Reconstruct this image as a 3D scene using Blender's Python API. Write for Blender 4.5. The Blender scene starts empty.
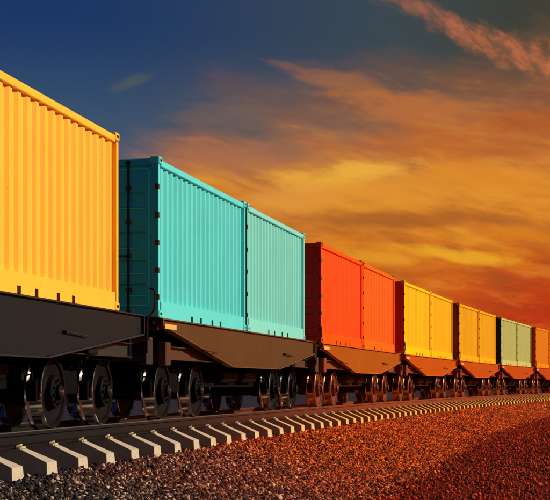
import bpy, math, random
import numpy as np
from mathutils import Vector, Matrix

# ------------------------------------------------------------------ scene, camera, sun, exposure
S = bpy.context.scene
COL = S.collection
R = math.radians
CAMZ = 1.70                      # eye above the flat ground
RAILZ = CAMZ - 0.606             # rail top
F = 1.692                        # container floor above rail top

cam = bpy.data.cameras.new('camera')
cam.sensor_width = 36.0
cam.lens = 36.0 * 1448.5 / 550.0
cam.shift_y = (384.5 - 250.0) / 550.0
cam.clip_start = 0.1
cam.clip_end = 20000
cam_o = bpy.data.objects.new('camera', cam)
COL.objects.link(cam_o)
cam_o.location = (0, 0, CAMZ)
cam_o.rotation_euler = (R(90), 0, 0)
S.camera = cam_o

SUN_AZ = R(84)                   # clockwise from +Y (view direction)
SUN_EL = R(24)
sl = bpy.data.lights.new('sun', 'SUN')
sl.energy = 5.0
sl.angle = R(0.5)
sl.color = (1.0, 0.83, 0.60)
so = bpy.data.objects.new('sun', sl)
COL.objects.link(so)
sd = Vector((math.sin(SUN_AZ)*math.cos(SUN_EL), math.cos(SUN_AZ)*math.cos(SUN_EL), math.sin(SUN_EL)))
so.rotation_euler = sd.to_track_quat('Z', 'Y').to_euler()
so.location = (30, 0, 30)

S.render.engine = 'CYCLES'
S.view_settings.view_transform = 'Standard'
S.view_settings.look = 'None'
S.view_settings.exposure = 0
S.view_settings.gamma = 1
S.view_settings.use_curve_mapping = False


def lin(c):
    c = c/255.0
    return c/12.92 if c <= 0.04045 else ((c+0.055)/1.055)**2.4


def rgb(r, g, b):
    return (lin(r), lin(g), lin(b), 1.0)


class NT:
    """small node-tree writer"""
    def __init__(s, tree):
        s.t = tree
        s.n = tree.nodes
        s.l = tree.links

    def node(s, typ, **kw):
        n = s.n.new(typ)
        for k, v in kw.items():
            setattr(n, k, v)
        return n

    def put(s, sock, v):
        if isinstance(v, bpy.types.NodeSocket):
            s.l.new(v, sock)
        elif v is not None:
            sock.default_value = v

    def m(s, op, a, b=None, c=None, clamp=False):
        n = s.node('ShaderNodeMath', operation=op, use_clamp=clamp)
        s.put(n.inputs[0], a)
        s.put(n.inputs[1], b)
        s.put(n.inputs[2], c)
        return n.outputs[0]

    def ss(s, x, lo, hi):        # smoothstep lo..hi -> 0..1
        n = s.node('ShaderNodeMapRange', interpolation_type='SMOOTHSTEP')
        s.put(n.inputs[0], x)
        n.inputs[1].default_value = lo
        n.inputs[2].default_value = hi
        return n.outputs[0]

    def mix(s, f, a, b, blend='MIX'):
        n = s.node('ShaderNodeMix', data_type='RGBA', blend_type=blend)
        s.put(n.inputs[0], f)
        s.put(n.inputs[6], a)
        s.put(n.inputs[7], b)
        return n.outputs[2]

    def comb(s, x, y, z):
        n = s.node('ShaderNodeCombineXYZ')
        s.put(n.inputs[0], x)
        s.put(n.inputs[1], y)
        s.put(n.inputs[2], z)
        return n.outputs[0]

    def noise(s, vec, scale, detail=4, rough=0.55, dist=0.0):
        n = s.node('ShaderNodeTexNoise')
        s.put(n.inputs['Vector'], vec)
        n.inputs['Scale'].default_value = scale
        n.inputs['Detail'].default_value = detail
        n.inputs['Roughness'].default_value = rough
        n.inputs['Distortion'].default_value = dist
        return n.outputs['Fac']

    def ramp(s, fac, stops, interp='LINEAR'):
        n = s.node('ShaderNodeValToRGB')
        cr = n.color_ramp
        cr.interpolation = interp
        while len(cr.elements) < len(stops):
            cr.elements.new(0.5)
        for e, (p, c) in zip(cr.elements, stops):
            e.position = p
            e.color = c
        s.put(n.inputs[0], fac)
        return n.outputs[0]


# ------------------------------------------------------------------ dusk sky (world)
W = bpy.data.worlds.new('World')
S.world = W
W.use_nodes = True
W.node_tree.nodes.clear()
w = NT(W.node_tree)
tc = w.node('ShaderNodeTexCoord')
sep = w.node('ShaderNodeSeparateXYZ')
w.l.new(tc.outputs['Generated'], sep.inputs[0])
dx, dy, dz = sep.outputs
az = w.m('ARCTAN2', dx, dy)                       # clockwise from +Y
el = w.m('ARCSINE', w.m('MINIMUM', w.m('MAXIMUM', dz, -1.0), 1.0))
# A runs left -> right and E upwards, both in units of ten degrees
A = w.m('MULTIPLY', az, 180/math.pi/10)
E_ = w.m('MULTIPLY', el, 180/math.pi/10)
P0 = w.comb(A, E_, 0.0)
# Q: cloud space, streets rising gently towards the left
tilt = w.m('ADD', E_, w.m('MULTIPLY', A, 0.16))
warp = w.m('SUBTRACT', w.noise(P0, 2.2, 3, 0.5), 0.5)
tilt = w.m('ADD', tilt, w.m('MULTIPLY', warp, 0.10))


def clouds(sa, se, seed, detail=6, rough=0.55, dist=0.0):
    return w.noise(w.comb(w.m('MULTIPLY', A, sa), w.m('MULTIPLY', tilt, se), seed), 1.0, detail, rough, dist)


cl = clouds(1.5, 4.0, 3.1, 5, 0.52)
cl2 = clouds(2.6, 13.0, 8.4, 6, 0.55)
cl3 = clouds(7.0, 26.0, 1.7, 5, 0.6)
# warm part of the sky: low everywhere on the right, thins out to the left and above
t = w.m('ADD', w.m('SUBTRACT', 0.97, E_), w.m('MULTIPLY', A, 0.26))
t = w.m('ADD', t, w.m('MULTIPLY', w.m('SUBTRACT', cl, 0.5), 0.85))
t = w.m('ADD', t, w.m('MULTIPLY', w.m('SUBTRACT', cl2, 0.5), 0.35))
t = w.ss(t, -0.26, 0.34)
cool = w.mix(w.ss(A, -0.9, 0.8), rgb(22, 52, 100), rgb(60, 72, 76))
cool = w.mix(w.ss(A, 0.3, 1.1), cool, rgb(58, 60, 50))
low = w.m('MULTIPLY', w.ss(E_, 1.45, 0.8), w.ss(A, 0.5, -0.9))
cool = w.mix(low, cool, rgb(66, 90, 110))
warmc = w.ramp(w.m('DIVIDE', E_, 1.6), [
    (0.00, rgb(184, 52, 10)), (0.10, rgb(188, 62, 10)), (0.20, rgb(204, 88, 16)), (0.32, rgb(212, 118, 24)),
    (0.46, rgb(216, 132, 36)), (0.58, rgb(198, 114, 50)), (0.70, rgb(150, 90, 52)), (0.85, rgb(110, 78, 56))])
# left of the glow the low sky is mauve
warmc = w.mix(w.ss(A, -0.25, -0.85), warmc, rgb(112, 88, 98))
warmc = w.mix(w.m('MULTIPLY', w.ss(A, 0.35, 1.15), w.ss(E_, 0.75, 0.25)), warmc, rgb(186, 48, 8))
cool = w.mix(w.m('MULTIPLY', w.ss(E_, 1.35, 0.9), w.ss(A, -0.7, 0.1)), cool, rgb(96, 88, 82))
sky = w.mix(t, cool, warmc)
# darker brown cloud bodies and golden lit streaks
mid = w.m('MULTIPLY', w.ss(E_, 0.15, 0.5), t)
dark = w.m('MULTIPLY', w.ss(cl2, 0.54, 0.36), w.m('MULTIPLY', mid, 0.36))
sky = w.mix(dark, sky, rgb(132, 68, 30))
gold = w.m('MULTIPLY', w.ss(cl2, 0.50, 0.68), w.m('MULTIPLY', w.ss(E_, 0.32, 0.6), w.ss(E_, 1.12, 0.8)))
gold = w.m('MULTIPLY', gold, w.m('MULTIPLY', t, 0.55))
sky = w.mix(gold, sky, rgb(226, 152, 40))
fine = w.m('MULTIPLY', w.m('SUBTRACT', cl3, 0.5), w.m('MULTIPLY', t, 1.1))
sky = w.mix(w.m('MAXIMUM', fine, 0.0), sky, rgb(236, 160, 60))
sky = w.mix(w.m('MAXIMUM', w.m('MULTIPLY', fine, -1.0), 0.0), sky, rgb(90, 48, 30))


def px(x, y):
    """picture position (550 x 500) of a sky direction -> tens of degrees"""
    return (math.degrees((x-275)/1448.5)/10, math.degrees((384.5-y)/1448.5)/10)


SH = clouds(5.0, 17.0, 6.6, 6, 0.6)


def add_cloud(sky, x, y, rx, ry, slope, col, amt, rag=1.0, seed=0.0):
    """soft ragged cloud: a smooth falloff torn up by streaky noise"""
    ca, ce = px(x, y)
    ra, re = rx/252.8*1.25, ry/252.8*1.4
    a = w.m('SUBTRACT', A, ca)
    e = w.m('ADD', w.m('SUBTRACT', E_, ce), w.m('MULTIPLY', a, slope))
    r2 = w.m('ADD', w.m('POWER', w.m('ABSOLUTE', w.m('DIVIDE', a, ra)), 2.0), w.m('POWER', w.m('ABSOLUTE', w.m('DIVIDE', e, re)), 2.0))
    fall = w.m('POWER', 2.718, w.m('MULTIPLY', r2, -1.6))
    nn = SH
    f = w.ss(w.m('ADD', fall, w.m('MULTIPLY', w.m('SUBTRACT', nn, 0.5), 1.5*rag)), 0.22, 0.95)
    f = w.m('MULTIPLY', f, w.ss(fall, 0.02, 0.25))
    return w.mix(w.m('MULTIPLY', f, amt), sky, col)


sky = add_cloud(sky, 350, 90, 75, 13, 0.22, rgb(168, 104, 60), 0.6)
sky = add_cloud(sky, 420, 112, 90, 17, 0.10, rgb(190, 110, 52), 0.7)
sky = add_cloud(sky, 250, 158, 90, 20, -0.05, rgb(170, 108, 72), 0.65)
sky = add_cloud(sky, 440, 150, 130, 20, 0.05, rgb(186, 98, 36), 0.6)
sky = add_cloud(sky, 370, 190, 120, 32, 0.0, rgb(218, 140, 44), 0.5, 0.9)
sky = add_cloud(sky, 345, 176, 80, 12, -0.10, rgb(238, 176, 60), 0.8)
sky = add_cloud(sky, 400, 190, 110, 14, 0.02, rgb(228, 152, 44), 0.45)
sky = add_cloud(sky, 290, 200, 60, 15, -0.1, rgb(224, 150, 60), 0.6)
sky = add_cloud(sky, 480, 182, 90, 14, 0.06, rgb(222, 136, 36), 0.75)
sky = add_cloud(sky, 420, 222, 120, 10, 0.02, rgb(160, 84, 32), 0.7)
sky = add_cloud(sky, 455, 256, 68, 8, 0.16, rgb(238, 168, 34), 0.85)
sky = add_cloud(sky, 375, 258, 42, 7, 0.1, rgb(226, 150, 34), 0.8)
sky = add_cloud(sky, 520, 238, 60, 9, 0.12, rgb(214, 124, 24), 0.7)
sky = add_cloud(sky, 132, 88, 26, 7, -0.30, rgb(74, 84, 90), 0.9, 0.6)
sky = add_cloud(sky, 225, 120, 60, 16, 0.0, rgb(110, 92, 84), 0.6)
sky = add_cloud(sky, 520, 130, 60, 14, 0.1, rgb(176, 84, 30), 0.6)
# long ragged streak falling from the top of the picture to the right
ca, ce = px(470, 41)
a = w.m('SUBTRACT', A, ca)
e = w.m('ADD', w.m('SUBTRACT', E_, ce), w.m('MULTIPLY', a, 0.46))
along = w.m('ADD', E_, w.m('MULTIPLY', A, 0.46))
nn = w.noise(w.comb(w.m('MULTIPLY', A, 11.0), w.m('MULTIPLY', along, 16.0), 5.5), 1.0, 6, 0.62)
nb = w.noise(w.comb(w.m('MULTIPLY', A, 3.0), 0.0, 2.5), 1.0, 3, 0.5)
e = w.m('ADD', e, w.m('MULTIPLY', w.m('SUBTRACT', nb, 0.5), 0.10))
width = w.m('ADD', 0.038, w.m('MULTIPLY', w.ss(a, -0.4, 0.35), 0.036))
q2 = w.m('POWER', w.m('ABSOLUTE', w.m('DIVIDE', e, width)), 2.0)
fall = w.m('POWER', 2.718, w.m('MULTIPLY', q2, -0.75))
st = w.ss(w.m('ADD', fall, w.m('MULTIPLY', w.m('SUBTRACT', nn, 0.5), 1.7)), 0.25, 1.25)
st = w.m('MULTIPLY', st, w.m('MULTIPLY', w.ss(fall, 0.02, 0.35), w.ss(a, -0.60, 0.1)))
sky = w.mix(w.m('MULTIPLY', st, 0.8), sky, w.mix(w.ss(nn, 0.4, 0.65), rgb(146, 90, 62), rgb(200, 112, 66)))
# below the horizon: dark ground bounce colour
sky = w.mix(w.ss(dz, 0.0, -0.03), sky, rgb(36, 26, 34))
# behind the viewer and overhead the sky is a plain dusk blue
sky = w.mix(w.ss(w.m('ABSOLUTE', az), 1.9, 2.7), sky, rgb(17, 34, 70))
sky = w.mix(w.ss(E_, 1.8, 4.0), sky, rgb(18, 38, 84))
bg1 = w.node('ShaderNodeBackground')
w.l.new(sky, bg1.inputs[0])
bg1.inputs[1].default_value = 1.0
nis = w.node('ShaderNodeTexSky', sky_type='NISHITA')
nis.sun_disc = False
nis.sun_elevation = SUN_EL
nis.sun_rotation = SUN_AZ
nis.altitude = 100
nis.air_density = 1.0
nis.dust_density = 2.0
bg2 = w.node('ShaderNodeBackground')
w.l.new(nis.outputs[0], bg2.inputs[0])
bg2.inputs[1].default_value = 0.0015
ad = w.node('ShaderNodeAddShader')
w.l.new(bg1.outputs[0], ad.inputs[0])
w.l.new(bg2.outputs[0], ad.inputs[1])
ow = w.node('ShaderNodeOutputWorld')
w.l.new(ad.outputs[0], ow.inputs[0])

# ------------------------------------------------------------------ track path (a gentle right-hand curve)
XS, YS, TH0, KAP = -1.785, 29.66, 0.2142, 0.0016


def path(s):
    th = TH0 + KAP*s
    return (XS - (math.cos(th)-math.cos(TH0))/KAP, YS + (math.sin(th)-math.sin(TH0))/KAP, th)


def onpath(s, v):
    x, y, th = path(s)
    return (x + math.cos(th)*v, y - math.sin(th)*v)


# ------------------------------------------------------------------ mesh helpers
class MB:
    """collects geometry in (u forward, v right, z up); build() makes one mesh object"""
    def __init__(s):
        s.v = []
        s.f = []
        s.mi = []
        s.cur = 0

    def mat(s, i):
        s.cur = i
        return s

    def face(s, idx):
        s.f.append(idx)
        s.mi.append(s.cur)

    def add(s, verts, faces):
        b = len(s.v)
        s.v += [tuple(p) for p in verts]
        for f in faces:
            s.face([b+i for i in f])

    def box(s, u0, u1, v0, v1, z0, z1, bev=0.0):
        if bev > 0:
            b = min(bev, (u1-u0)*.45, (v1-v0)*.45, (z1-z0)*.45)
            import itertools
            vs = []
            idx = {}
            for cx, cy, cz in itertools.product((0, 1), repeat=3):
                U = (u0, u1)[cx]
                V = (v0, v1)[cy]
                Z = (z0, z1)[cz]
                sx, sy, sz = (1, -1)[cx]*b, (1, -1)[cy]*b, (1, -1)[cz]*b
                for ax, p in enumerate(((U, V+sy, Z+sz), (U+sx, V, Z+sz), (U+sx, V+sy, Z))):
                    idx[(cx, cy, cz, ax)] = len(vs)
                    vs.append(p)
            fs = []
            for ax in range(3):
                o = [i for i in range(3) if i != ax]
                for side in (0, 1):
                    q = []
                    for c1, c2 in ((0, 0), (1, 0), (1, 1), (0, 1)):
                        c = [0, 0, 0]
                        c[ax] = side
                        c[o[0]] = c1
                        c[o[1]] = c2
                        q.append(idx[(c[0], c[1], c[2], ax)])
                    fs.append(q)
                # edges parallel to ax
                for c1, c2 in itertools.product((0, 1), repeat=2):
                    q = []
                    for end, axx in ((0, o[0]), (1, o[0]), (1, o[1]), (0, o[1])):
                        c = [0, 0, 0]
                        c[ax] = end
                        c[o[0]] = c1
                        c[o[1]] = c2
                        q.append(idx[(c[0], c[1], c[2], axx)])
                    fs.append(q)
            for c in itertools.product((0, 1), repeat=3):
                fs.append([idx[(c[0], c[1], c[2], a_)] for a_ in range(3)])
            s.add(vs, fs)
            return
        s.add([(u0, v0, z0), (u1, v0, z0), (u1, v1, z0), (u0, v1, z0), (u0, v0, z1), (u1, v0, z1), (u1, v1, z1), (u0, v1, z1)],
              [(0, 1, 2, 3), (4, 7, 6, 5), (0, 4, 5, 1), (1, 5, 6, 2), (2, 6, 7, 3), (3, 7, 4, 0)])

    def prism(s, poly, axis, a0, a1):
        """poly: list of 2D points; axis 'u','v','z' = extrusion axis, poly in the two others"""
        def mk(p, a_):
            if axis == 'v':
                return (p[0], a_, p[1])
            if axis == 'u':
                return (a_, p[0], p[1])
            return (p[0], p[1], a_)
        n = len(poly)
        vs = [mk(p, a0) for p in poly] + [mk(p, a1) for p in poly]
        s.add(vs, [tuple(range(n)), tuple(range(2*n-1, n-1, -1))] + [(i, (i+1) % n, n+(i+1) % n, n+i) for i in range(n)])

    def tube(s, pts, r, seg=8, cap=True):
        pts = [Vector(p) for p in pts]
        rings = []
        for i, p in enumerate(pts):
            if i == 0:
                d = pts[1]-p
            elif i == len(pts)-1:
                d = p-pts[i-1]
            else:
                d = (pts[i+1]-p).normalized()+(p-pts[i-1]).normalized()
            d.normalize()
            up = Vector((0, 0, 1)) if abs(d.z) < 0.9 else Vector((1, 0, 0))
            a_ = d.cross(up).normalized()
            b_ = d.cross(a_).normalized()
            rr = r[i] if isinstance(r, (list, tuple)) else r
            b0 = len(s.v)
            for k in range(seg):
                an = 2*math.pi*k/seg
                s.v.append(tuple(p + a_*(rr*math.cos(an)) + b_*(rr*math.sin(an))))
            rings.append(b0)
        for i in range(len(rings)-1):
            for k in range(seg):
                k2 = (k+1) % seg
                s.face([rings[i]+k, rings[i]+k2, rings[i+1]+k2, rings[i+1]+k])
        if cap:
            s.face([rings[0]+k for k in range(seg)])
            s.face([rings[-1]+k for k in range(seg)])

    def lathe_v(s, prof, cu, cz, seg=48, sgn=1):
        """prof: (v, r, material) along the wheel axis v"""
        rings = []
        for v_, r_, m_ in prof:
            b0 = len(s.v)
            for k in range(seg):
                an = 2*math.pi*k/seg
                s.v.append((cu+r_*math.cos(an), v_*sgn, cz+r_*math.sin(an)))
            rings.append(b0)
        for i in range(len(rings)-1):
            s.cur = prof[i+1][2]
            for k in range(seg):
                k2 = (k+1) % seg
                s.face([rings[i]+k, rings[i]+k2, rings[i+1]+k2, rings[i+1]+k])
        s.cur = prof[0][2]
        s.face([rings[0]+k for k in range(seg)])
        s.cur = prof[-1][2]
        s.face([rings[-1]+k for k in range(seg)])

    def mesh(s, name, mats, smooth=False, world=False):
        me = bpy.data.meshes.new(name)
        if world:
            me.from_pydata(s.v, [], s.f)
        else:
            me.from_pydata([(p[0], -p[1], p[2]) for p in s.v], [], s.f)
        for m_ in mats:
            me.materials.append(m_)
        me.polygons.foreach_set('material_index', s.mi)
        import bmesh
        bm = bmesh.new()
        bm.from_mesh(me)
        bmesh.ops.recalc_face_normals(bm, faces=bm.faces)
        bm.to_mesh(me)
        bm.free()
        if smooth:
            me.polygons.foreach_set('use_smooth', [True]*len(me.polygons))
            me.set_sharp_from_angle(angle=R(32))
        me.update()
        return me

    def build(s, name, mats, parent=None, **kw):
        return link(name, s.mesh(name, mats, **kw), parent)


def link(name, me, parent=None):
    o = bpy.data.objects.new(name, me)
    COL.objects.link(o)
    o.parent = parent
    return o


def tag(o, label=None, cat=None, group=None, kind=None):
    if label:
        o['label'] = label
    if cat:
        o['category'] = cat
    if group:
        o['group'] = group
    if kind:
        o['kind'] = kind
    return o


def empty(name, loc, rz=0.0):
    o = bpy.data.objects.new(name, None)
    o.empty_display_size = 0.3
    COL.objects.link(o)
    o.location = loc
    o.rotation_euler = (0, 0, rz)
    return o


# ------------------------------------------------------------------ materials
def newmat(name):
    m_ = bpy.data.materials.new(name)
    m_.use_nodes = True
    m_.node_tree.nodes.clear()
    n = NT(m_.node_tree)
    b = n.node('ShaderNodeBsdfPrincipled')
    o = n.node('ShaderNodeOutputMaterial')
    n.l.new(b.outputs[0], o.inputs[0])
    return m_, n, b


def paint(name, col, rough=0.45, metal=0.0, wear=0.12, bump=0.15, scale=1.0, wearcol=None, spec=0.5, streak=True, rust=0.0):
    spec *= 0.5
    m_, n, b = newmat(name)
    c = n.node('ShaderNodeTexCoord').outputs['Object']
    sp = n.node('ShaderNodeSeparateXYZ')
    n.l.new(c, sp.inputs[0])
    n1 = n.noise(c, 1.1*scale, 6, 0.6)
    base = n.mix(n.m('MULTIPLY', n.ss(n1, 0.35, 0.75), wear*2), col, tuple(x*0.62 for x in col[:3])+(1,))
    if streak:
        v = n.comb(n.m('MULTIPLY', sp.outputs[0], 9.0), n.m('MULTIPLY', sp.outputs[1], 9.0), n.m('MULTIPLY', sp.outputs[2], 0.5))
        n2 = n.noise(v, 1.0, 4, 0.6)
        wc = wearcol or tuple(x*0.5 for x in col[:3])+(1,)
        base = n.mix(n.m('MULTIPLY', n.ss(n2, 0.55, 0.8), wear*2.2), base, wc)
    if rust > 0:
        n3 = n.noise(c, 7.0, 8, 0.68)
        base = n.mix(n.m('MULTIPLY', n.ss(n3, 0.66, 0.72), rust), base, (0.09, 0.03, 0.012, 1))
    n.l.new(base, b.inputs['Base Color'])
    n4 = n.noise(c, 3.0, 5, 0.6)
    rr = n.m('ADD', rough-0.08, n.m('MULTIPLY', n4, 0.18))
    n.l.new(rr, b.inputs['Roughness'])
    b.inputs['Metallic'].default_value = metal
    b.inputs['Specular IOR Level'].default_value = spec
    if bump > 0:
        bp = n.node('ShaderNodeBump')
        bp.inputs['Strength'].default_value = bump
        bp.inputs['Distance'].default_value = 0.02
        n.l.new(n.noise(c, 2.2, 3, 0.5), bp.inputs['Height'])
        n.l.new(bp.outputs[0], b.inputs['Normal'])
    return m_


M_black = paint('black_steel', (0.004, 0.004, 0.005, 1), 0.75, wear=0.1, spec=0.06)
M_dark = paint('dark_steel', (0.007, 0.007, 0.008, 1), 0.6, wear=0.2, spec=0.15)
M_wheelface = paint('wheel_disc_paint', (0.004, 0.004, 0.005, 1), 0.55, wear=0.2, spec=0.12, streak=False)
M_wheelface2 = paint('haze_warmed_wheel_disc', (0.16, 0.030, 0.006, 1), 0.5, wear=0.3, spec=0.4, streak=False)  # warm cast of the far wagons painted into the wheel colours
M_tread = paint('polished_wheel_steel', (0.80, 0.80, 0.82, 1), 0.12, metal=1.0, wear=0.05, bump=0.02, streak=False)
M_tread2 = paint('haze_warmed_wheel_steel', (0.90, 0.36, 0.13, 1), 0.27, metal=1.0, wear=0.1, bump=0.03, streak=False)
M_cap = paint('hub_cap_steel', (0.35, 0.33, 0.30, 1), 0.22, metal=1.0, wear=0.05, bump=0.0, streak=False)
M_blackr = paint('haze_warmed_black_steel', (0.045, 0.009, 0.003, 1), 0.75, wear=0.2, spec=0.06)  # dark steel of far wagons, warm haze put into its colour
M_darkr = paint('haze_warmed_dark_steel', (0.075, 0.015, 0.004, 1), 0.65, wear=0.2, spec=0.1)
M_pipe = paint('dark_pipe', (0.03, 0.018, 0.014, 1), 0.35, wear=0.1, bump=0)


def along_track_mask(n, lo, hi, noise=0.0):  # mask for painting the warm far-end light grade into colours
    """0 near the viewer, 1 further down the line; world Y metres"""
    g = n.node('ShaderNodeNewGeometry')
    sp = n.node('ShaderNodeSeparateXYZ')
    n.l.new(g.outputs['Position'], sp.inputs[0])
    d = n.m('ADD', sp.outputs[1], n.m('MULTIPLY', sp.outputs[0], 1.7))
    if noise:
        d = n.m('ADD', d, n.m('MULTIPLY', n.m('SUBTRACT', n.noise(g.outputs['Position'], 0.35, 5, 0.6), 0.5), noise))
    return n.ss(d, lo, hi), g, sp


# rail steel
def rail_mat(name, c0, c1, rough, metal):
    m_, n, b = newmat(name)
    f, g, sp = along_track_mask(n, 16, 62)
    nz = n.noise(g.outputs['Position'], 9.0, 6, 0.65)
    c = n.mix(f, c0, c1)  # warm light grade painted along the rail
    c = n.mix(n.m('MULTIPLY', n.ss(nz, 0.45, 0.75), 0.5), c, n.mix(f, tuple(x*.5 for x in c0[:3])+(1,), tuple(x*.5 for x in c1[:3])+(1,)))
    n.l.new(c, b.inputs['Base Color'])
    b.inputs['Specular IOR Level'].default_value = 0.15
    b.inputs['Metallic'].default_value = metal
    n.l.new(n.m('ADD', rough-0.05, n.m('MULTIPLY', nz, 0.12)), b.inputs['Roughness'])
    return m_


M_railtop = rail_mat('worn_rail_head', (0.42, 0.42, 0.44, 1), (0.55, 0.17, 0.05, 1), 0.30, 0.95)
M_railside = rail_mat('rail_web_rust_grade', (0.004, 0.005, 0.006, 1), (0.22, 0.036, 0.005, 1), 0.6, 0.0)


# concrete sleeper
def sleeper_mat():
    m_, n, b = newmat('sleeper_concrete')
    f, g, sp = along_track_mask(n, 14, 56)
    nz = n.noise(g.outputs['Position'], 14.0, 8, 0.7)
    c = n.mix(f, (0.50, 0.45, 0.37, 1), (0.80, 0.42, 0.05, 1))  # second tone paints the warm far light onto the concrete
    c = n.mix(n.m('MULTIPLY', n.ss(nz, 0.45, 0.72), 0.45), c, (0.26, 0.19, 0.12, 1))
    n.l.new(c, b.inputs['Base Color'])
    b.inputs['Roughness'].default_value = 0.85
    bp = n.node('ShaderNodeBump')
    bp.inputs['Strength'].default_value = 0.5
    bp.inputs['Distance'].default_value = 0.01
    n.l.new(n.noise(g.outputs['Position'], 40.0, 4, 0.6), bp.inputs['Height'])
    n.l.new(bp.outputs[0], b.inputs['Normal'])
    return m_


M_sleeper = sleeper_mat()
M_clip = paint('clip_steel', (0.55, 0.48, 0.34, 1), 0.5, wear=0.2, streak=False, bump=0)


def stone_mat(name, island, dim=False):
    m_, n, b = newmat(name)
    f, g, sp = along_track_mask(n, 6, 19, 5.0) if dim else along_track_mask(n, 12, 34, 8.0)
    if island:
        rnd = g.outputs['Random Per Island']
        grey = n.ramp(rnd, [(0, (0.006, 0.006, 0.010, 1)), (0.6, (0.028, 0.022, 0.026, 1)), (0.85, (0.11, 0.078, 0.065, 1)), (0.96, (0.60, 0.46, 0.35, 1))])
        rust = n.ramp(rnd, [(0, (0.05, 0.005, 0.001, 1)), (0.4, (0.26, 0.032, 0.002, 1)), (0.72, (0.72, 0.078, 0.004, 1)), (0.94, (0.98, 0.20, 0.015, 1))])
    else:
        vo = n.node('ShaderNodeTexVoronoi')
        n.l.new(g.outputs['Position'], vo.inputs['Vector'])
        vo.inputs['Scale'].default_value = 17.0
        spc = n.node('ShaderNodeSeparateColor')
        n.l.new(vo.outputs['Color'], spc.inputs[0])
        rnd = spc.outputs[0]
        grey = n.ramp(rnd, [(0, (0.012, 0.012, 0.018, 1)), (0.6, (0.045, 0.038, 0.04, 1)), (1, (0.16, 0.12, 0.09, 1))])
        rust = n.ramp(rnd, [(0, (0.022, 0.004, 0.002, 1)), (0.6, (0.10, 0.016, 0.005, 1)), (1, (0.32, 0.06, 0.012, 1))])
        bp = n.node('ShaderNodeBump')
        bp.inputs['Strength'].default_value = 1.0
        bp.inputs['Distance'].default_value = 0.05
        h = n.m('ADD', n.m('MULTIPLY', vo.outputs['Distance'], -0.6), n.m('MULTIPLY', n.noise(g.outputs['Position'], 6.0, 6, 0.65), 1.2))
        n.l.new(h, bp.inputs['Height'])
        n.l.new(bp.outputs[0], b.inputs['Normal'])
    big = n.noise(g.outputs['Position'], 0.8, 5, 0.6)
    c = n.mix(f, grey, rust)  # red ramp paints the warm light grade down the line
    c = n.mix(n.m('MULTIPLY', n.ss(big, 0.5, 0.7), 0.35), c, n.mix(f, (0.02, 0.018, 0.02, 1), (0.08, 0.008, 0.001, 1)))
    if dim:
        c = n.mix(1.0, c, (0.62, 0.32, 0.28, 1), 'MULTIPLY')  # darkens the flat stones, painted shade below the sunlit bank
    n.l.new(c, b.inputs['Base Color'])
    b.inputs['Roughness'].default_value = 0.75
    b.inputs['Specular IOR Level'].default_value = 0.12
    return m_


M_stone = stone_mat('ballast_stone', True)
M_scree = stone_mat('shaded_red_stone', True, True)
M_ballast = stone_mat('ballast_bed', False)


def ground_mat():
    m_, n, b = newmat('open_ground')
    g = n.node('ShaderNodeNewGeometry')
    sp = n.node('ShaderNodeSeparateXYZ')
    n.l.new(g.outputs['Position'], sp.inputs[0])
    x, y, z = sp.outputs
    # signed side of the line: right of the tracks = red light grade painted on, left = blue-grey plain
    side = n.m('SUBTRACT', x, n.m('ADD', -8.2, n.m('MULTIPLY', y, 0.245)))
    side = n.ss(side, -1.0, 1.5)
    n1 = n.noise(g.outputs['Position'], 2.2, 9, 0.68)
    n2 = n.noise(g.outputs['Position'], 0.25, 6, 0.6)
    red = n.ramp(n1, [(0.3, (0.05, 0.003, 0.001, 1)), (0.5, (0.18, 0.012, 0.001, 1)), (0.7, (0.36, 0.032, 0.002, 1))])
    red = n.mix(n.m('MULTIPLY', n.ss(n2, 0.45, 0.7), 0.4), red, (0.05, 0.006, 0.003, 1))
    blue = n.mix(n.ss(n2, 0.3, 0.7), (0.030, 0.030, 0.072, 1), (0.018, 0.019, 0.050, 1))
    farl = n.ss(n.m('ADD', x, n.m('MULTIPLY', y, 0.02)), -30, 60)
    blue = n.mix(farl, blue, (0.060, 0.030, 0.028, 1))
    c = n.mix(side, blue, red)
    n.l.new(c, b.inputs['Base Color'])
    b.inputs['Roughness'].default_value = 0.9
    b.inputs['Specular IOR Level'].default_value = 0.1
    bp = n.node('ShaderNodeBump')
    bp.inputs['Strength'].default_value = 0.9
    bp.inputs['Distance'].default_value = 0.12
    n.l.new(n1, bp.inputs['Height'])
    n.l.new(bp.outputs[0], b.inputs['Normal'])
    return m_


# ------------------------------------------------------------------ ground and embankment
g_ = MB()
g_.add([(-6000, -3000, 0), (6000, -3000, 0), (6000, 9000, 0), (-6000, 9000, 0)], [(0, 1, 2, 3)])
go = g_.build('ground', [ground_mat()], world=True)
tag(go, kind='structure')

BZ = RAILZ-0.56                  # ballast level at the sleeper ends
TOE = 4.7


def toe_at(s):
    return TOE - 0.021*min(max(s, 0), 60)


def bed_z(s, v):
    """height of the ballast surface"""
    av = abs(v)
    toe = toe_at(s) + 0.22*math.sin(s*0.31) + 0.12*math.sin(s*0.83+1.0)
    top = BZ + 0.02
    if av <= 1.45:
        z = top
    elif av < toe:
        t_ = (av-1.45)/(toe-1.45)
        z = top*(1-t_)**1.08
    else:
        z = 0.004*0
    z += 0.02*math.sin(s*2.1+v*1.7)*max(0, min(1, (av-1.4)))*(1 if av < toe else 0)
    return z


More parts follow.
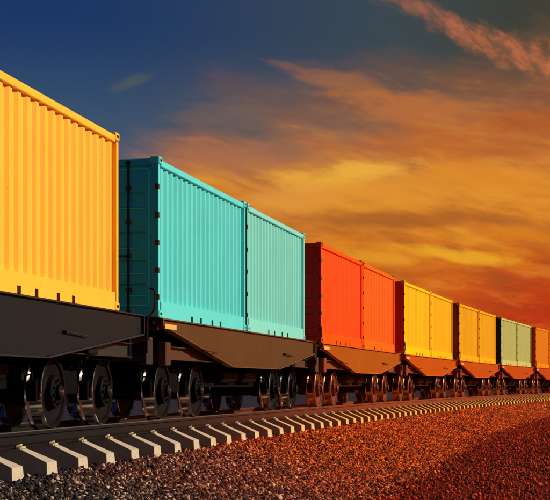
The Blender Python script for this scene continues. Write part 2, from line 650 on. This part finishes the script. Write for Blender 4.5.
e_ = MB()
svals = []
s_ = -32.0
while s_ < 330:
    svals.append(s_)
    s_ += 0.5 if s_ < 60 else 3.0
vvals = [-5.2, -5.0, -4.4, -3.6, -2.8, -2.1, -1.45, -1.0, 0, 1.0, 1.45, 1.8, 2.2, 2.6, 3.0, 3.4, 3.8, 4.2, 4.5, 4.8, 5.1, 5.3]
for s_ in svals:
    for v_ in vvals:
        x, y = onpath(s_, v_)
        e_.v.append((x, y, bed_z(s_, v_) - (0.03 if abs(v_) > 5.05 else -0.006)))
nv = len(vvals)
for i in range(len(svals)-1):
    for j in range(nv-1):
        e_.face([i*nv+j, i*nv+j+1, (i+1)*nv+j+1, (i+1)*nv+j])
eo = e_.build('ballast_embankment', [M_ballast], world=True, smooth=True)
tag(eo, kind='structure')


# loose stones: one mesh, tens of thousands of small angular rocks
def stones(name, regions, seed, mat):
    rng = np.random.default_rng(seed)
    pos = []
    siz = []
    for s0, s1, v0, v1, n_, r0, r1 in regions:
        ss_ = rng.uniform(s0, s1, n_)
        vv = rng.uniform(v0, v1, n_)
        toe_ = TOE - 0.021*np.clip(ss_, 0, 60)
        if v1 > 8:          # stones on the flat, thinning in from the toe
            vv = toe_ - 0.15 + (vv-v0)
        elif v0 > 1:        # on the bank, straying a little past the toe
            vv = v0 + (vv-v0)/(v1-v0)*(toe_+0.15-v0) + np.abs(rng.normal(0, 0.18, n_))*(rng.random(n_) < .3)
        th = TH0+KAP*ss_
        X = XS-(np.cos(th)-math.cos(TH0))/KAP + np.cos(th)*vv
        Y = YS+(np.sin(th)-math.sin(TH0))/KAP - np.sin(th)*vv
        Z = np.array([bed_z(a_, b_) for a_, b_ in zip(ss_, vv)])
        rr = r0+(r1-r0)*rng.random(n_)**2.2
        pos.append(np.stack([X, Y, Z+rr*0.25], 1))
        siz.append(rr)
    pos = np.concatenate(pos)
    siz = np.concatenate(siz)
    n_ = len(pos)
    base = np.array([(1, 0, 0), (-1, 0, 0), (0, 1, 0), (0, -1, 0), (0, 0, 1), (0, 0, -1), (.62, .62, .5), (-.6, -.6, .55)], float)[:6]
    tri = np.array([(0, 2, 4), (2, 1, 4), (1, 3, 4), (3, 0, 4), (2, 0, 5), (1, 2, 5), (3, 1, 5), (0, 3, 5)])
    V = np.repeat(base[None], n_, 0)
    V = V+rng.normal(0, 0.24, V.shape)
    V *= rng.uniform(0.6, 1.35, (n_, 1, 3))
    # random rotation
    q = rng.normal(size=(n_, 4))
    q /= np.linalg.norm(q, axis=1)[:, None]
    a_, b_, c_, d_ = q.T
    Rm = np.stack([1-2*(c_*c_+d_*d_), 2*(b_*c_-a_*d_), 2*(b_*d_+a_*c_),
                   2*(b_*c_+a_*d_), 1-2*(b_*b_+d_*d_), 2*(c_*d_-a_*b_),
                   2*(b_*d_-a_*c_), 2*(c_*d_+a_*b_), 1-2*(b_*b_+c_*c_)], 1).reshape(n_, 3, 3)
    V = np.einsum('nij,nkj->nki', Rm, V)*siz[:, None, None]+pos[:, None, :]
    nvp = base.shape[0]
    Fc = (tri[None]+np.arange(n_)[:, None, None]*nvp).reshape(-1)
    me = bpy.data.meshes.new(name)
    me.vertices.add(n_*nvp)
    me.vertices.foreach_set('co', V.reshape(-1))
    nf = n_*len(tri)
    me.loops.add(nf*3)
    me.loops.foreach_set('vertex_index', Fc.astype(np.int32))
    me.polygons.add(nf)
    me.polygons.foreach_set('loop_start', np.arange(0, nf*3, 3, dtype=np.int32))
    me.polygons.foreach_set('loop_total', np.full(nf, 3, dtype=np.int32))
    me.update(calc_edges=True)
    me.validate()
    me.materials.append(mat)
    return link(name, me)


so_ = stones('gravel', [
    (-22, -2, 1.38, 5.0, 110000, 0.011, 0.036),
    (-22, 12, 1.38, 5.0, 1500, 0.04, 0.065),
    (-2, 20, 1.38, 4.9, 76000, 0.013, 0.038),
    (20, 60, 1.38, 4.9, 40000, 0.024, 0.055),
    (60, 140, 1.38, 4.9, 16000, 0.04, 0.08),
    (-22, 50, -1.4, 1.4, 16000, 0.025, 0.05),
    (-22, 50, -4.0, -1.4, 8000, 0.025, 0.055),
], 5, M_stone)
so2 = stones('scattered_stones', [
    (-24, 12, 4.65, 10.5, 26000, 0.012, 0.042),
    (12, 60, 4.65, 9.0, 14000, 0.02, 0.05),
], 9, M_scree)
tag(so2, 'red stones darkened as painted shade, strewn over the flat earth at the foot of the bank', 'stones', kind='stuff')
tag(so_, 'crushed stone ballast, grey with a painted warm red grade, covering the bank beside the track', 'gravel', kind='stuff')

# ------------------------------------------------------------------ rails
prof = [(-.036, 0), (.036, 0), (.042, -.01), (.042, -.05), (.012, -.066), (.010, -.155), (.075, -.182), (.075, -.2), (-.075, -.2), (-.075, -.182), (-.010, -.155), (-.012, -.066), (-.042, -.05), (-.042, -.01)]
for side, lab in ((1, 'long steel rail nearest the viewer, its worn top catching the light'), (-1, 'steel rail on the far side of the track behind the wheels')):
    r_ = MB()
    sv = [-32+i*1.0 for i in range(0, 360)]
    for s_ in sv:
        for pv, pz in prof:
            x, y = onpath(s_, side*0.755+pv)
            r_.v.append((x, y, RAILZ+pz))
    npf = len(prof)
    for i in range(len(sv)-1):
        for j in range(npf):
            j2 = (j+1) % npf
            r_.cur = 0 if j in (0, 1, 13) else 1
            r_.face([i*npf+j, i*npf+j2, (i+1)*npf+j2, (i+1)*npf+j])
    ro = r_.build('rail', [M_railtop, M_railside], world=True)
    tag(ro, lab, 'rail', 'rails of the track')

# ------------------------------------------------------------------ sleepers
sm = MB()
pr = [(-1.32, -.66), (-1.30, -.375), (-.93, -.215), (-.60, -.202), (-.4, -.24), (.4, -.24), (.60, -.202), (.93, -.215), (1.30, -.375), (1.32, -.66)]


def wid(z):
    return 0.105 + min(-.2-z, .18)*0.42 + max(-.2-z-.18, 0)*0.10


n = len(pr)
for sgn in (-1, 1):
    for pv, pz in pr:
        sm.v.append((sgn*wid(pz), pv, pz))
for i in range(n):
    sm.face([i, (i+1) % n, n+(i+1) % n, n+i])
sm.face(list(range(n)))
sm.face(list(range(2*n-1, n-1, -1)))
me_sl = sm.mesh('sleeper', [M_sleeper])
cm = MB()
cm.box(-.07, .07, -.045, .045, 0, .03, 0.008)
cm.box(-.10, -.07, -.03, .03, 0, .02)
cm.tube([(-.05, -.04, .03), (-.02, .0, .05), (.03, .0, .05), (.05, -.04, .03)], .012, 6)
me_cl = cm.mesh('rail_clip', [M_clip])
s0 = -29.34
k = 0
while True:
    s_ = s0 + 1.2*k
    if s_ > 215:
        break
    x, y, th = path(s_)
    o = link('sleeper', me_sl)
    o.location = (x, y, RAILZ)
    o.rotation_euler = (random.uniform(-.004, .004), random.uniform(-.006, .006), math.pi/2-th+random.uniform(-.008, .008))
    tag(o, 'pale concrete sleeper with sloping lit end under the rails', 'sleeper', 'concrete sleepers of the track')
    if s_ < 90:
        for vv in (.885, -.885):
            c = link('rail_clip', me_cl, o)
            c.location = (0, -vv, -.212)
    k += 1

# ------------------------------------------------------------------ containers
CL, CW, CH = 6.058, 2.44, 2.59
HW = CW/2


def shade(c, f):
    return tuple(min(1, x*f) for x in c[:3])+(1,)


def container(root_loc, rz, col, doorcol, label, mats=None, doors_near=True):
    """origin: centre of the floor rectangle; u = -CL/2 is the end towards the viewer"""
    nm = label.split()[0]
    mp = paint('container_paint', col, 0.42, wear=0.09, rust=0.35, bump=0.12, spec=0.22)
    mr = paint('container_frame_paint', shade(col, 1.05), 0.42, wear=0.08, rust=0.25, bump=0.05, spec=0.22)
    md = paint('container_door_shade', doorcol, 0.42, wear=0.12, bump=0.05, spec=0.25)  # hue-shifted shade of the container ends put into the door colour
    mt = paint('door_seal_highlight', shade(doorcol, 1.9), 0.4, wear=0.1, bump=0)  # lighter door tone, a painted highlight on the edges
    t_ = empty('shipping_container', root_loc, rz)
    tag(t_, label, 'container', 'shipping containers carried on the train')
    h = CL/2
    # side panels
    pitch = (CL-0.30)/19.0
    for sg in (1, -1):
        b = MB()
        pts = []
        u = -h+0.13
        for i in range(19):
            for du, dd in ((0.0, 0), (0.10, 0), (0.15, 1), (0.25, 1)):
                pts.append((u+du*pitch/0.303, dd))
            u += pitch
        pts.append((u, 0))
        pts = [(a_, (HW-0.082+0.040*d_)) for a_, d_ in pts]
        pts = [(-h+0.10, HW-0.080)]+pts+[(h-0.10, HW-0.080)]
        nn_ = len(pts)
        for z in (0.25, CH-0.11):
            for a_, v_ in pts:
                b.v.append((a_, v_*sg, z))
        for i in range(nn_-1):
            b.face([i, i+1, nn_+i+1, nn_+i])
        b.build('side_panel', [mp], t_)
        # rails
        b = MB()
        b.box(-h+.15, h-.15, min(sg*(HW-.10), sg*(HW-.004)), max(sg*(HW-.10), sg*(HW-.004)), CH-.128, CH-.024, .01)
        b.build('top_rail', [mr], t_)
        b = MB()
        a0, a1 = sorted((sg*(HW-.08), sg*(HW-.006)))
        b.box(-h+.16, h-.16, a0, a1, .102, .265)
        edges = [-h+.16]
        for c_ in (-1.0, -.4, .4, 1.0):
            edges += [c_-.062, c_+.062]
        edges.append(h-.16)
        for i in range(0, len(edges), 2):
            b.box(edges[i], edges[i+1], a0, a1, .004, .102)
        b.build('bottom_rail', [mr], t_)
        for c_ in (-1.0, -.4, .4, 1.0):
            b = MB()
            a2, a3 = sorted((sg*(HW-.20), sg*(HW-.045)))
            b.box(c_-.060, c_+.060, a2, a3, .008, .098)
            b.build('fork_pocket', [M_black], t_)
    # posts and castings
    for su in (1, -1):
        for sg in (1, -1):
            b = MB()
            u0, u1 = sorted((su*h, su*(h-.10)))
            v0, v1 = sorted((sg*HW, sg*(HW-.12)))
            b.box(u0+.004, u1-.004, v0+.004, v1-.004, .11, CH-.11, .008)
            b.build('corner_post', [mr], t_)
            for z0 in (0, CH-.098):
                b = MB()
                u0, u1 = sorted((su*h, su*(h-.178)))
                v0, v1 = sorted((sg*(HW+.012), sg*(HW-.15)))
                b.box(u0, u1, v0, v1, z0, z0+.118, .012)
                b.mat(1)
                cu = (u0+u1)/2
                vv = sorted((sg*(HW+.0145), sg*(HW-.03)))
                b.prism([(cu+.045*math.cos(q), z0+.06+.026*math.sin(q)) for q in [i*math.pi/5 for i in range(10)]], 'v', vv[0], vv[1])
                b.mat(0)
                b.build('corner_casting', [mr, M_black], t_)
    # floor/base and roof
    b = MB()
    b.box(-h+.1, h-.1, -HW+.12, HW-.12, .13, .25)
    b.build('floor', [M_dark], t_)
    b = MB()
    pts = []
    u = -h+.08
    while u < h-.1:
        pts += [(u, 0), (u+.08, 0), (u+.11, 1), (u+.18, 1)]
        u += .21
    pts.append((h-.08, 0))
    nn_ = len(pts)
    for v_ in (-HW+.05, HW-.05):
        for a_, d_ in pts:
            b.v.append((a_, v_, CH-.07+.02*d_))
    for i in range(nn_-1):
        b.face([i, i+1, nn_+i+1, nn_+i])
    b.build('roof', [mp], t_)
    # far end panel
    for se, isdoor in ((-1, doors_near), (1, not doors_near)):
        b = MB()
        u0, u1 = sorted((se*(h-.005), se*(h-.09)))
        b.box(u0, u1, -HW+.10, HW-.10, CH-.13, CH-.012, .008)
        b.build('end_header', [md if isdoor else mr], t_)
        b = MB()
        b.box(u0, u1, -HW+.10, HW-.10, .012, .15, .008)
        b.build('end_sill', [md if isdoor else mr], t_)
        if not isdoor:
            b = MB()
            pts = []
            v = -HW+.12
            while v < HW-.3:
                pts += [(v, 0), (v+.1, 0), (v+.15, 1), (v+.25, 1)]
                v += .30
            pts += [(HW-.12, 0)]
            nn_ = len(pts)
            for z in (.15, CH-.13):
                for v_, d_ in pts:
                    b.v.append((se*(h-.03-.04*d_), v_, z))
            for i in range(nn_-1):
                b.face([i, i+1, nn_+i+1, nn_+i])
            b.build('end_panel', [mp], t_)
            continue
        for sg in (1, -1):
            b = MB()
            u0, u1 = sorted((se*(h-.006), se*(h+.001)))
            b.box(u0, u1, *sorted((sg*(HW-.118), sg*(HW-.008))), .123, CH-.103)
            b.build('post_shade_plate', [md], t_)  # thin plate added over the post end to carry its shaded hue
            b = MB()
            v0, v1 = sorted((sg*.008, sg*(HW-.125)))
            z0, z1 = .155, CH-.135
            # leaf with pressed horizontal recesses
            zs = [(z0, z0+.20, 0), (z0+.20, z0+.24, None), (z0+.24, z0+.46, 1), (z0+.46, z0+.49, None), (z0+.49, z0+.70, 0)]
            bands = [z0]
            segs = []
            rec = [(.20, .40), (.56, .78), (.98, 1.24), (1.62, 1.88)]
            lay = []
            zc = z0
            for a_, c_ in rec:
                lay.append((z0+a_, 0))
                lay.append((z0+a_+.03, 1))
                lay.append((z0+c_-.03, 1))
                lay.append((z0+c_, 0))
            lay = [(z0, 0)]+lay+[(z1, 0)]
            ins = [v0+.10, v1-.10]
            uo = se*(h-.03)
            ui = se*(h-.062)
            # inner pressed area
            base_i = len(b.v)
            for z, d_ in lay:
                for v_ in ins:
                    b.v.append((ui if d_ else uo, v_, z))
            for i in range(len(lay)-1):
                q = base_i+i*2
                b.face([q, q+1, q+3, q+2])
            # recess end cheeks
            for a_, c_ in rec:
                for v_ in ins:
                    b.add([(uo, v_, z0+a_), (ui, v_, z0+a_+.03), (ui, v_, z0+c_-.03), (uo, v_, z0+c_)], [(0, 1, 2, 3)])
            # plain margins
            for va, vb in ((v0, ins[0]), (ins[1], v1)):
                b.add([(uo, va, z0), (uo, vb, z0), (uo, vb, z1), (uo, va, z1)], [(0, 1, 2, 3)])
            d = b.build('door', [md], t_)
            # seal frame and recess lips, painted lighter as edges catching light
            b = MB()
            ue = sorted((se*(h-.018), se*(h-.034)))
            vo = sg*(HW-.155)
            vv = sorted((vo, vo-sg*.022))
            b.box(ue[0], ue[1], vv[0], vv[1], z0+.03, z1-.03)
            b.box(ue[0], ue[1], min(sg*.05, vo), max(sg*.05, vo), z1-.05, z1-.034)
            b.box(ue[0], ue[1], min(sg*.05, vo), max(sg*.05, vo), z0+.034, z0+.05)
            for a_, c_ in rec:
                b.box(ue[0], ue[1], ins[0]+.0, ins[1]-.0, z0+c_*0+a_-.012, z0+a_+.002)
            b.build('door_seal_highlight', [mt], d)
            for vr in (sg*.30, sg*.70):
                b = MB()
                ur = se*(h-.004)
                b.tube([(ur, vr, .04), (ur, vr, CH-.03)], .016, 8)
                for z in (.09, .45, 1.0, 1.55, 2.1, CH-.08):
                    b.box(min(ur, se*(h-.04)), max(ur, se*(h-.04)), vr-.045, vr+.045, z-.03, z+.03)
                b.build('locking_bar', [M_pipe], d)
                b = MB()
                b.tube([(ur+se*.015, vr, .98), (ur+se*.03, vr-sg*.06, 1.0), (ur+se*.03, vr-sg*.26, 1.0)], .013, 6)
                b.build('door_handle', [M_pipe], d)
            for z in (.33, .76, 1.21, 1.66, 2.12):
                b = MB()
                u0, u1 = sorted((se*(h+.012), se*(h-.05)))
                v0_, v1_ = sorted((sg*(HW-.01), sg*(HW-.17)))
                b.box(u0, u1, *sorted((sg*(HW+.002), sg*(HW-.062))), z-.045, z+.045, .006)
                b.build('hinge', [M_pipe], d)
    return t_


# ------------------------------------------------------------------ wagons
def wheel_mesh(sg, mats):
    b = MB()
    prof = [(.585, .12, 0), (.60, .13, 0), (.60, .44, 0), (.575, .455, 0), (.575, .535, 0), (.585, .55, 1), (.605, .545, 1), (.625, .505, 1), (.80, .496, 1),
            (.808, .488, 1), (.808, .43, 0), (.775, .41, 0), (.745, .26, 0), (.77, .235, 0), (.84, .225, 0), (.855, .21, 0), (.855, .12, 0),
            (.865, .11, 0), (.915, .10, 0), (.925, .085, 0), (.925, .045, 0), (.94, .035, 2), (.945, .02, 2)]
    b.lathe_v(prof, 0, 0, 56, sg)
    b.mat(0)
    for i in range(10):
        an = 2*math.pi*i/10+.2
        u, z = .165*math.cos(an), .165*math.sin(an)
        v0, v1 = sorted((sg*.85, sg*.885))
        b.mat(0)
        b.prism([(u+.018*math.cos(q*math.pi/3), z+.018*math.sin(q*math.pi/3)) for q in range(6)], 'v', v0, v1)
        b.mat(0)
    return b.mesh('wheel', mats, smooth=True)


WHEELS = {}


def bogie(parent, uc, wm, key, near):
    """inside-framed four wheeled bogie"""
    BK, DK = (M_blackr, M_darkr) if key == 'r' else (M_black, M_dark)
    b = MB()
    for sg in (1, -1):
        a0, a1 = sorted((sg*.30, sg*.50))
        b.prism([(-1.6, .48), (-1.6, .70), (-.55, .86), (.55, .86), (1.6, .70), (1.6, .48), (.6, .34), (-.6, .34)], 'v', a0, a1)
        # outer transom ends
        a0, a1 = sorted((sg*.5, sg*.62))
        b.box(-.45, .45, a0, a1, .46, .86, .02)
        # brake hangers and shoes
        for c_ in (-1.075, 1.075):
            for s2 in (-1, 1):
                uu = c_+s2*.57
                b.box(uu-.035, uu+.035, sorted((sg*.63, sg*.77))[0], sorted((sg*.63, sg*.77))[1], .38, .66, .01)
                b.tube([(uu, sg*.70, .62), (uu+.05*s2, sg*.70, .98)], .018, 6)
    b.box(-.28, .28, -.5, .5, .45, .90)
    b.box(-1.6, -1.46, -.80, .80, .50, .66)
    b.box(1.46, 1.6, -.80, .80, .50, .66)
    b.box(-.6, .6, -.62, .62, .86, .99)
    fr = b.build('bogie', [BK], parent)
    fr.location = (uc, 0, 0)
    for c_ in (-1.09, 1.09):
        b = MB()
        b.tube([(c_, -.58, .50), (c_, .58, .50)], .085, 14)
        for sg in (1, -1):
            b.box(c_-.17, c_+.17, *sorted((sg*.28, sg*.52)), .33, .67, .02)
        b.build('axle', [DK], fr)
        for sg in (1, -1):
            if (key, sg) not in WHEELS:
                WHEELS[(key, sg)] = wheel_mesh(sg, wm)
            wo = link('wheel', WHEELS[(key, sg)], fr)
            wo.location = (c_, 0, .50)
            wo.rotation_euler = (0, random.uniform(0, 6), 0)
    for sg in (1, -1):
        for du in (-.16, .16):
            b = MB()
            pts = []
            for i in range(61):
                an = i/60*2*math.pi*5
                pts.append((du+.075*math.cos(an), sg*.66+.075*math.sin(an), .56+.26*i/60+.0))
            b.tube(pts, .014, 5)
            sp_ = b.build('spring', [DK], fr)
            sp_.location = (0, 0, .29)
    # brake rod with small bright pins, sticking out at the side
    b = MB()
    b.tube([(-1.95, .62, .74), (-1.25, .62, .74)], .016, 8)
    b.box(-2.0, -1.94, .55, .69, .66, .82)
    b.mat(1)
    b.tube([(-1.27, .60, .74), (-1.27, .66, .745)], .03, 8)
    b.build('brake_rod', [DK, M_cap], fr)
    return fr


def wagon(loc, rz, col, beam, label, wm, key, last=False):
    BK, DK = (M_blackr, M_darkr) if key == 'r' else (M_black, M_dark)
    ms = paint('wagon_side_paint', col, 0.42, wear=0.16, bump=0.10, rust=0.25, scale=.7, spec=0.14)
    ml = paint('wagon_flange_paint', shade(col, 1.6), 0.40, wear=0.1, bump=0.03)
    mb_ = paint('wagon_beam_paint', beam, 0.45, wear=0.2, bump=0.05, rust=.2)
    my = paint('marker_plate_paint', (0.72, 0.42, 0.10, 1), 0.45, wear=0.1, streak=False)
    t_ = empty('flat_wagon', loc, rz)
    tag(t_, label, 'wagon', 'container flat wagons of the train')
    top = F-.009
    near, nb, fb, far = -5.92, -1.15, 3.12, 7.45
    for sg in (1, -1):
        b = MB()
        a0, a1 = sorted((sg*1.165, sg*1.185))
        b.prism([(near, top-.10), (nb, .955), (fb, .955), (far-.02, 1.39), (far-.02, top-.01), (near, top-.01)], 'v', a0, a1)
        # small stiffener seams on the web
        b.build('side_sill', [ms], t_)
        b = MB()
        o0, o1 = sorted((sg*1.10, sg*1.235))
        # top flange, bottom flange, sloping flanges, end flange
        b.box(near-.02, far, o0, o1, top-.012, top+.006)
        b.prism([(nb, .94), (fb, .94), (fb, .956), (nb, .956)], 'v', o0, o1)
        b.prism([(fb, .94), (far, 1.375), (far, 1.40), (fb, .965)], 'v', o0, o1)
        b.prism([(nb, .94), (nb, .956), (near, top-.10), (near, top-.118)], 'v', o0, o1)
        b.prism([(far-.02, 1.385), (far+.008, 1.385), (far+.008, top-.012), (far-.02, top-.012)], 'v', o0, o1)
        b.prism([(near, top-.118), (near+.02, top-.118), (near+.02, top-.012), (near, top-.012)], 'v', o0, o1)
        b.build('sill_flange', [ml], t_)
        # I-beam solebar, set back
        for ua, ub in ((near+.25, nb+.3), (fb-.35, far-.15)):
            b = MB()
            c0, c1 = sorted((sg*.98, sg*1.0))
            b.box(ua, ub, c0, c1, 1.04, 1.235)
            c0, c1 = sorted((sg*.90, sg*1.08))
            b.box(ua, ub, c0, c1, 1.235, 1.25)
            b.box(ua, ub, c0, c1, 1.025, 1.04)
            b.build('solebar', [mb_], t_)
        for uu in (6.1, 6.85):
            b = MB()
            zt = .965+(uu-fb)/(far-fb)*.42
            b.box(uu-.02, uu+.02, *sorted((sg*1.02, sg*1.07)), 1.25, zt)
            b.build('strut', [ml], t_)
        b = MB()
        b.box(5.0, 5.42, *sorted((sg*1.0, sg*1.14)), 1.03, 1.22, .015)
        b.build('equipment_box', [DK], t_)
        # end plates (buffers)
        for ua, ub in ((far+.25, far+.60), (near+.27, near+.56)):
            b = MB()
            c0, c1 = sorted((sg*1.06, sg*1.20))
            b.box(ua, ub, c0, c1, .92, 1.31, .015)
            c0, c1 = sorted((sg*.80, sg*1.06))
            b.box(ua+.1, ub-.1, c0, c1, 1.0, 1.24)
            b.build('buffer', [mb_], t_)
        # side hand rail by the far end
        b = MB()
        u_ = far+.17
        q = [(1.225, 1.10), (1.225, 1.61), (1.235, 1.64), (1.345, 1.79), (1.355, 1.83), (1.355, 2.07), (1.335, 2.105), (1.26, 2.12)]
        b.tube([(u_, sg*a_, z_) for a_, z_ in q], .018, 8)
        b.box(u_-.03, u_+.03, *sorted((sg*1.16, sg*1.235)), 1.16, 1.22)
        b.build('hand_rail', [M_pipe], t_)
        # marker plate at the near corner
        b = MB()
        b.box(near+.05, near+.72, *sorted((sg*1.237, sg*1.252)), 1.515, 1.60, .004)
        b.build('marker_plate', [my], t_)
        # brake lever
        for uu in (3.75, -3.35):
            zc = 1.30 if uu > 0 else 1.22
            b = MB()
            b.tube([(uu, sg*1.17, zc), (uu, sg*1.225, zc), (uu+.03, sg*1.235, zc), (uu+.95, sg*1.235, zc-.03)], .012, 6)
            b.tube([(uu, sg*1.17, zc), (uu, sg*1.25, zc)], .018, 8)
            b.build('brake_lever', [M_pipe], t_)
        # twistlock pads under castings
    for uu in (-6.0, -.13, .13, 6.0):
        for sg in (1, -1):
            b = MB()
            b.box(uu-.1, uu+.1, *sorted((sg*1.06, sg*1.2)), top-.004, F)
            b.build('container_pad', [DK], t_)
    # deck, cross bearers, centre sill
    b = MB()
    b.box(near+.1, far-.05, -1.10, 1.10, top-.10, top-.02)
    b.box(-6.15, near+.1, -1.12, 1.12, top-.10, top-.03)
    b.build('deck', [BK], t_)
    b = MB()
    b.box(near-.05, far+.15, -.22, .22, 1.0, top-.10)
    b.box(nb-.9, fb+.6, -.30, .30, .62, 1.0)
    for uu in [nb-.6+i*.8 for i in range(8)]:
        b.box(uu-.05, uu+.05, -1.14, 1.14, .98, top-.10)
    for sg in (1, -1):
        b.box(nb-.2, fb+.2, *sorted((sg*.42, sg*.58)), .55, .72)
    b.build('centre_sill', [BK], t_)
    for uu, mat_ in ((near+.06, mb_), (far-.02, BK)):
        b = MB()
        b.box(uu-.06, uu+.1, -1.0, 1.0, 1.0, 1.38)
        b.box(uu-.1, uu+.02, -1.15, 1.15, 1.50, 1.56)
        b.build('headstock', [mat_], t_)
    # coupling
    b = MB()
    b.box(far+.1, far+.75, -.14, .14, .86, 1.14, .03)
    b.tube([(far+.7, 0, 1.0), (far+.95, 0, .96)], .06, 10)
    b.build('coupler', [DK], t_)
    b = MB()
    b.box(near-.45, near+.1, -.14, .14, .86, 1.14, .03)
    b.build('coupler', [DK], t_)
    for sg in (1, -1):
        b = MB()
        b.tube([(far+.1, sg*.35, 1.02), (far+.3, sg*.36, .80), (far+.55, sg*.33, .72), (far+.85, sg*.35, .95)], .022, 8)
        b.build('brake_hose', [BK], t_)
    # air tanks under the belly
    for uu in (-.2, 1.6):
        b = MB()
        b.tube([(uu, .62, .80), (uu+.08, .62, .80), (uu+1.25, .62, .80), (uu+1.33, .62, .80)], [.10, .17, .17, .10], 18)
        b.build('air_tank', [DK], t_, smooth=True)
    bogie(t_, -3.42, wm, key, True)
    bogie(t_, 5.57, wm, key, False)
    return t_


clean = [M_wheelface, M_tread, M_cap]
warmed = [M_wheelface2, M_tread2, M_tread2]
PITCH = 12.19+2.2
Wd = [  # index, side colour, beam colour, label, wheels; warm far grade painted into colours
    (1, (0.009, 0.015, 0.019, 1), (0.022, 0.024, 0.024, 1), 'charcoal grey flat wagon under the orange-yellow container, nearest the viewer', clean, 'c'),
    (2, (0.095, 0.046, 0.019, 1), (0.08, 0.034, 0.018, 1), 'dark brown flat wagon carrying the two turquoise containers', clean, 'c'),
    (3, (0.36, 0.085, 0.006, 1), (0.22, 0.05, 0.015, 1), 'rust brown flat wagon carrying the two red containers', warmed, 'r'),
    (4, (0.47, 0.080, 0.003, 1), (0.26, 0.04, 0.010, 1), 'rust red flat wagon under the bright yellow pair with the end shaded red', warmed, 'r'),
    (5, (0.47, 0.074, 0.003, 1), (0.26, 0.035, 0.009, 1), 'rust red flat wagon under the amber pair with the end shaded brown', warmed, 'r'),
    (6, (0.47, 0.064, 0.003, 1), (0.25, 0.03, 0.008, 1), 'rust red flat wagon under the pale green-yellow pair', warmed, 'r'),
    (7, (0.47, 0.056, 0.003, 1), (0.24, 0.025, 0.007, 1), 'rust red flat wagon under the dark orange container at the right edge', warmed, 'r'),
    (8, (0.40, 0.034, 0.007, 1), (0.24, 0.025, 0.007, 1), 'rust red flat wagon under maroon containers, farthest down the line', warmed, 'r'),
]
OY = (0.94, 0.49, 0.050, 1)
TQ = (0.10, 0.66, 0.72, 1)
TQ2 = (0.19, 0.67, 0.66, 1)
RD = (0.90, 0.085, 0.002, 1)
RD2 = (0.90, 0.135, 0.003, 1)
YL = (0.98, 0.56, 0.002, 1)
YL2 = (0.95, 0.50, 0.002, 1)
AM = (0.84, 0.42, 0.003, 1)
PG = (0.50, 0.52, 0.18, 1)
OR = (0.78, 0.24, 0.002, 1)
Cd = {  # per container: side colour, shaded end hue painted on doors, label
    1: [(OY, OY, 'orange-yellow corrugated container at the rear of the charcoal wagon'),
        (OY, OY, 'largest orange-yellow corrugated container at the left edge on the charcoal wagon')],
    2: [(TQ, (0.015, 0.55, 0.92, 1), 'turquoise corrugated container with doors painted as dark teal shade'),
        (TQ2, (0.02, 0.12, 0.12, 1), 'pale turquoise container between the teal-shaded one and the red pair')],
    3: [(RD, (0.95, 0.025, 0.012, 1), 'red container with doors painted as dark red shade, next to the pale turquoise one'),
        (RD2, (0.50, 0.02, 0.01, 1), 'orange-red container ahead of the red one with shade-painted doors')],
    4: [(YL, (0.98, 0.080, 0.008, 1), 'bright yellow container, shaded end painted as a bright red door'),
        (YL2, (0.9, 0.06, 0.005, 1), 'yellow container ahead of the one with the red-shaded end')],
    5: [(AM, (0.34, 0.06, 0.004, 1), 'amber container, shaded end painted dark brown'),
        (AM, (0.30, 0.06, 0.004, 1), 'amber container just behind the end shaded dark green')],
    6: [(PG, (0.02, 0.05, 0.006, 1), 'pale green-yellow container, shaded end painted dark green'),
        (PG, (0.03, 0.05, 0.01, 1), 'pale green-yellow container just behind the far red-shaded end')],
    7: [(OR, (0.98, 0.080, 0.008, 1), 'dark orange container at the right edge, shaded end painted red'),
        (OR, (0.6, 0.05, 0.006, 1), 'dark orange container ahead of the red-shaded one at the right edge')],
    8: [((0.35, 0.03, 0.01, 1), (0.2, 0.02, 0.01, 1), 'maroon container on the farthest wagon, rear half'),
        ((0.35, 0.03, 0.01, 1), (0.2, 0.02, 0.01, 1), 'maroon container on the farthest wagon, front half')],
}
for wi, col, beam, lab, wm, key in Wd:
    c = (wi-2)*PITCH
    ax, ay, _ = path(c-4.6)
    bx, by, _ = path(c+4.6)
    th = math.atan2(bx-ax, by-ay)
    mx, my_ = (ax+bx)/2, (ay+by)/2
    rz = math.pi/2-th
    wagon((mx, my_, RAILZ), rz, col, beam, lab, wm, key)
    for j, (cc, dc, cl_) in enumerate(Cd[wi]):
        du = (-1, 1)[j]*(CL/2+.075)
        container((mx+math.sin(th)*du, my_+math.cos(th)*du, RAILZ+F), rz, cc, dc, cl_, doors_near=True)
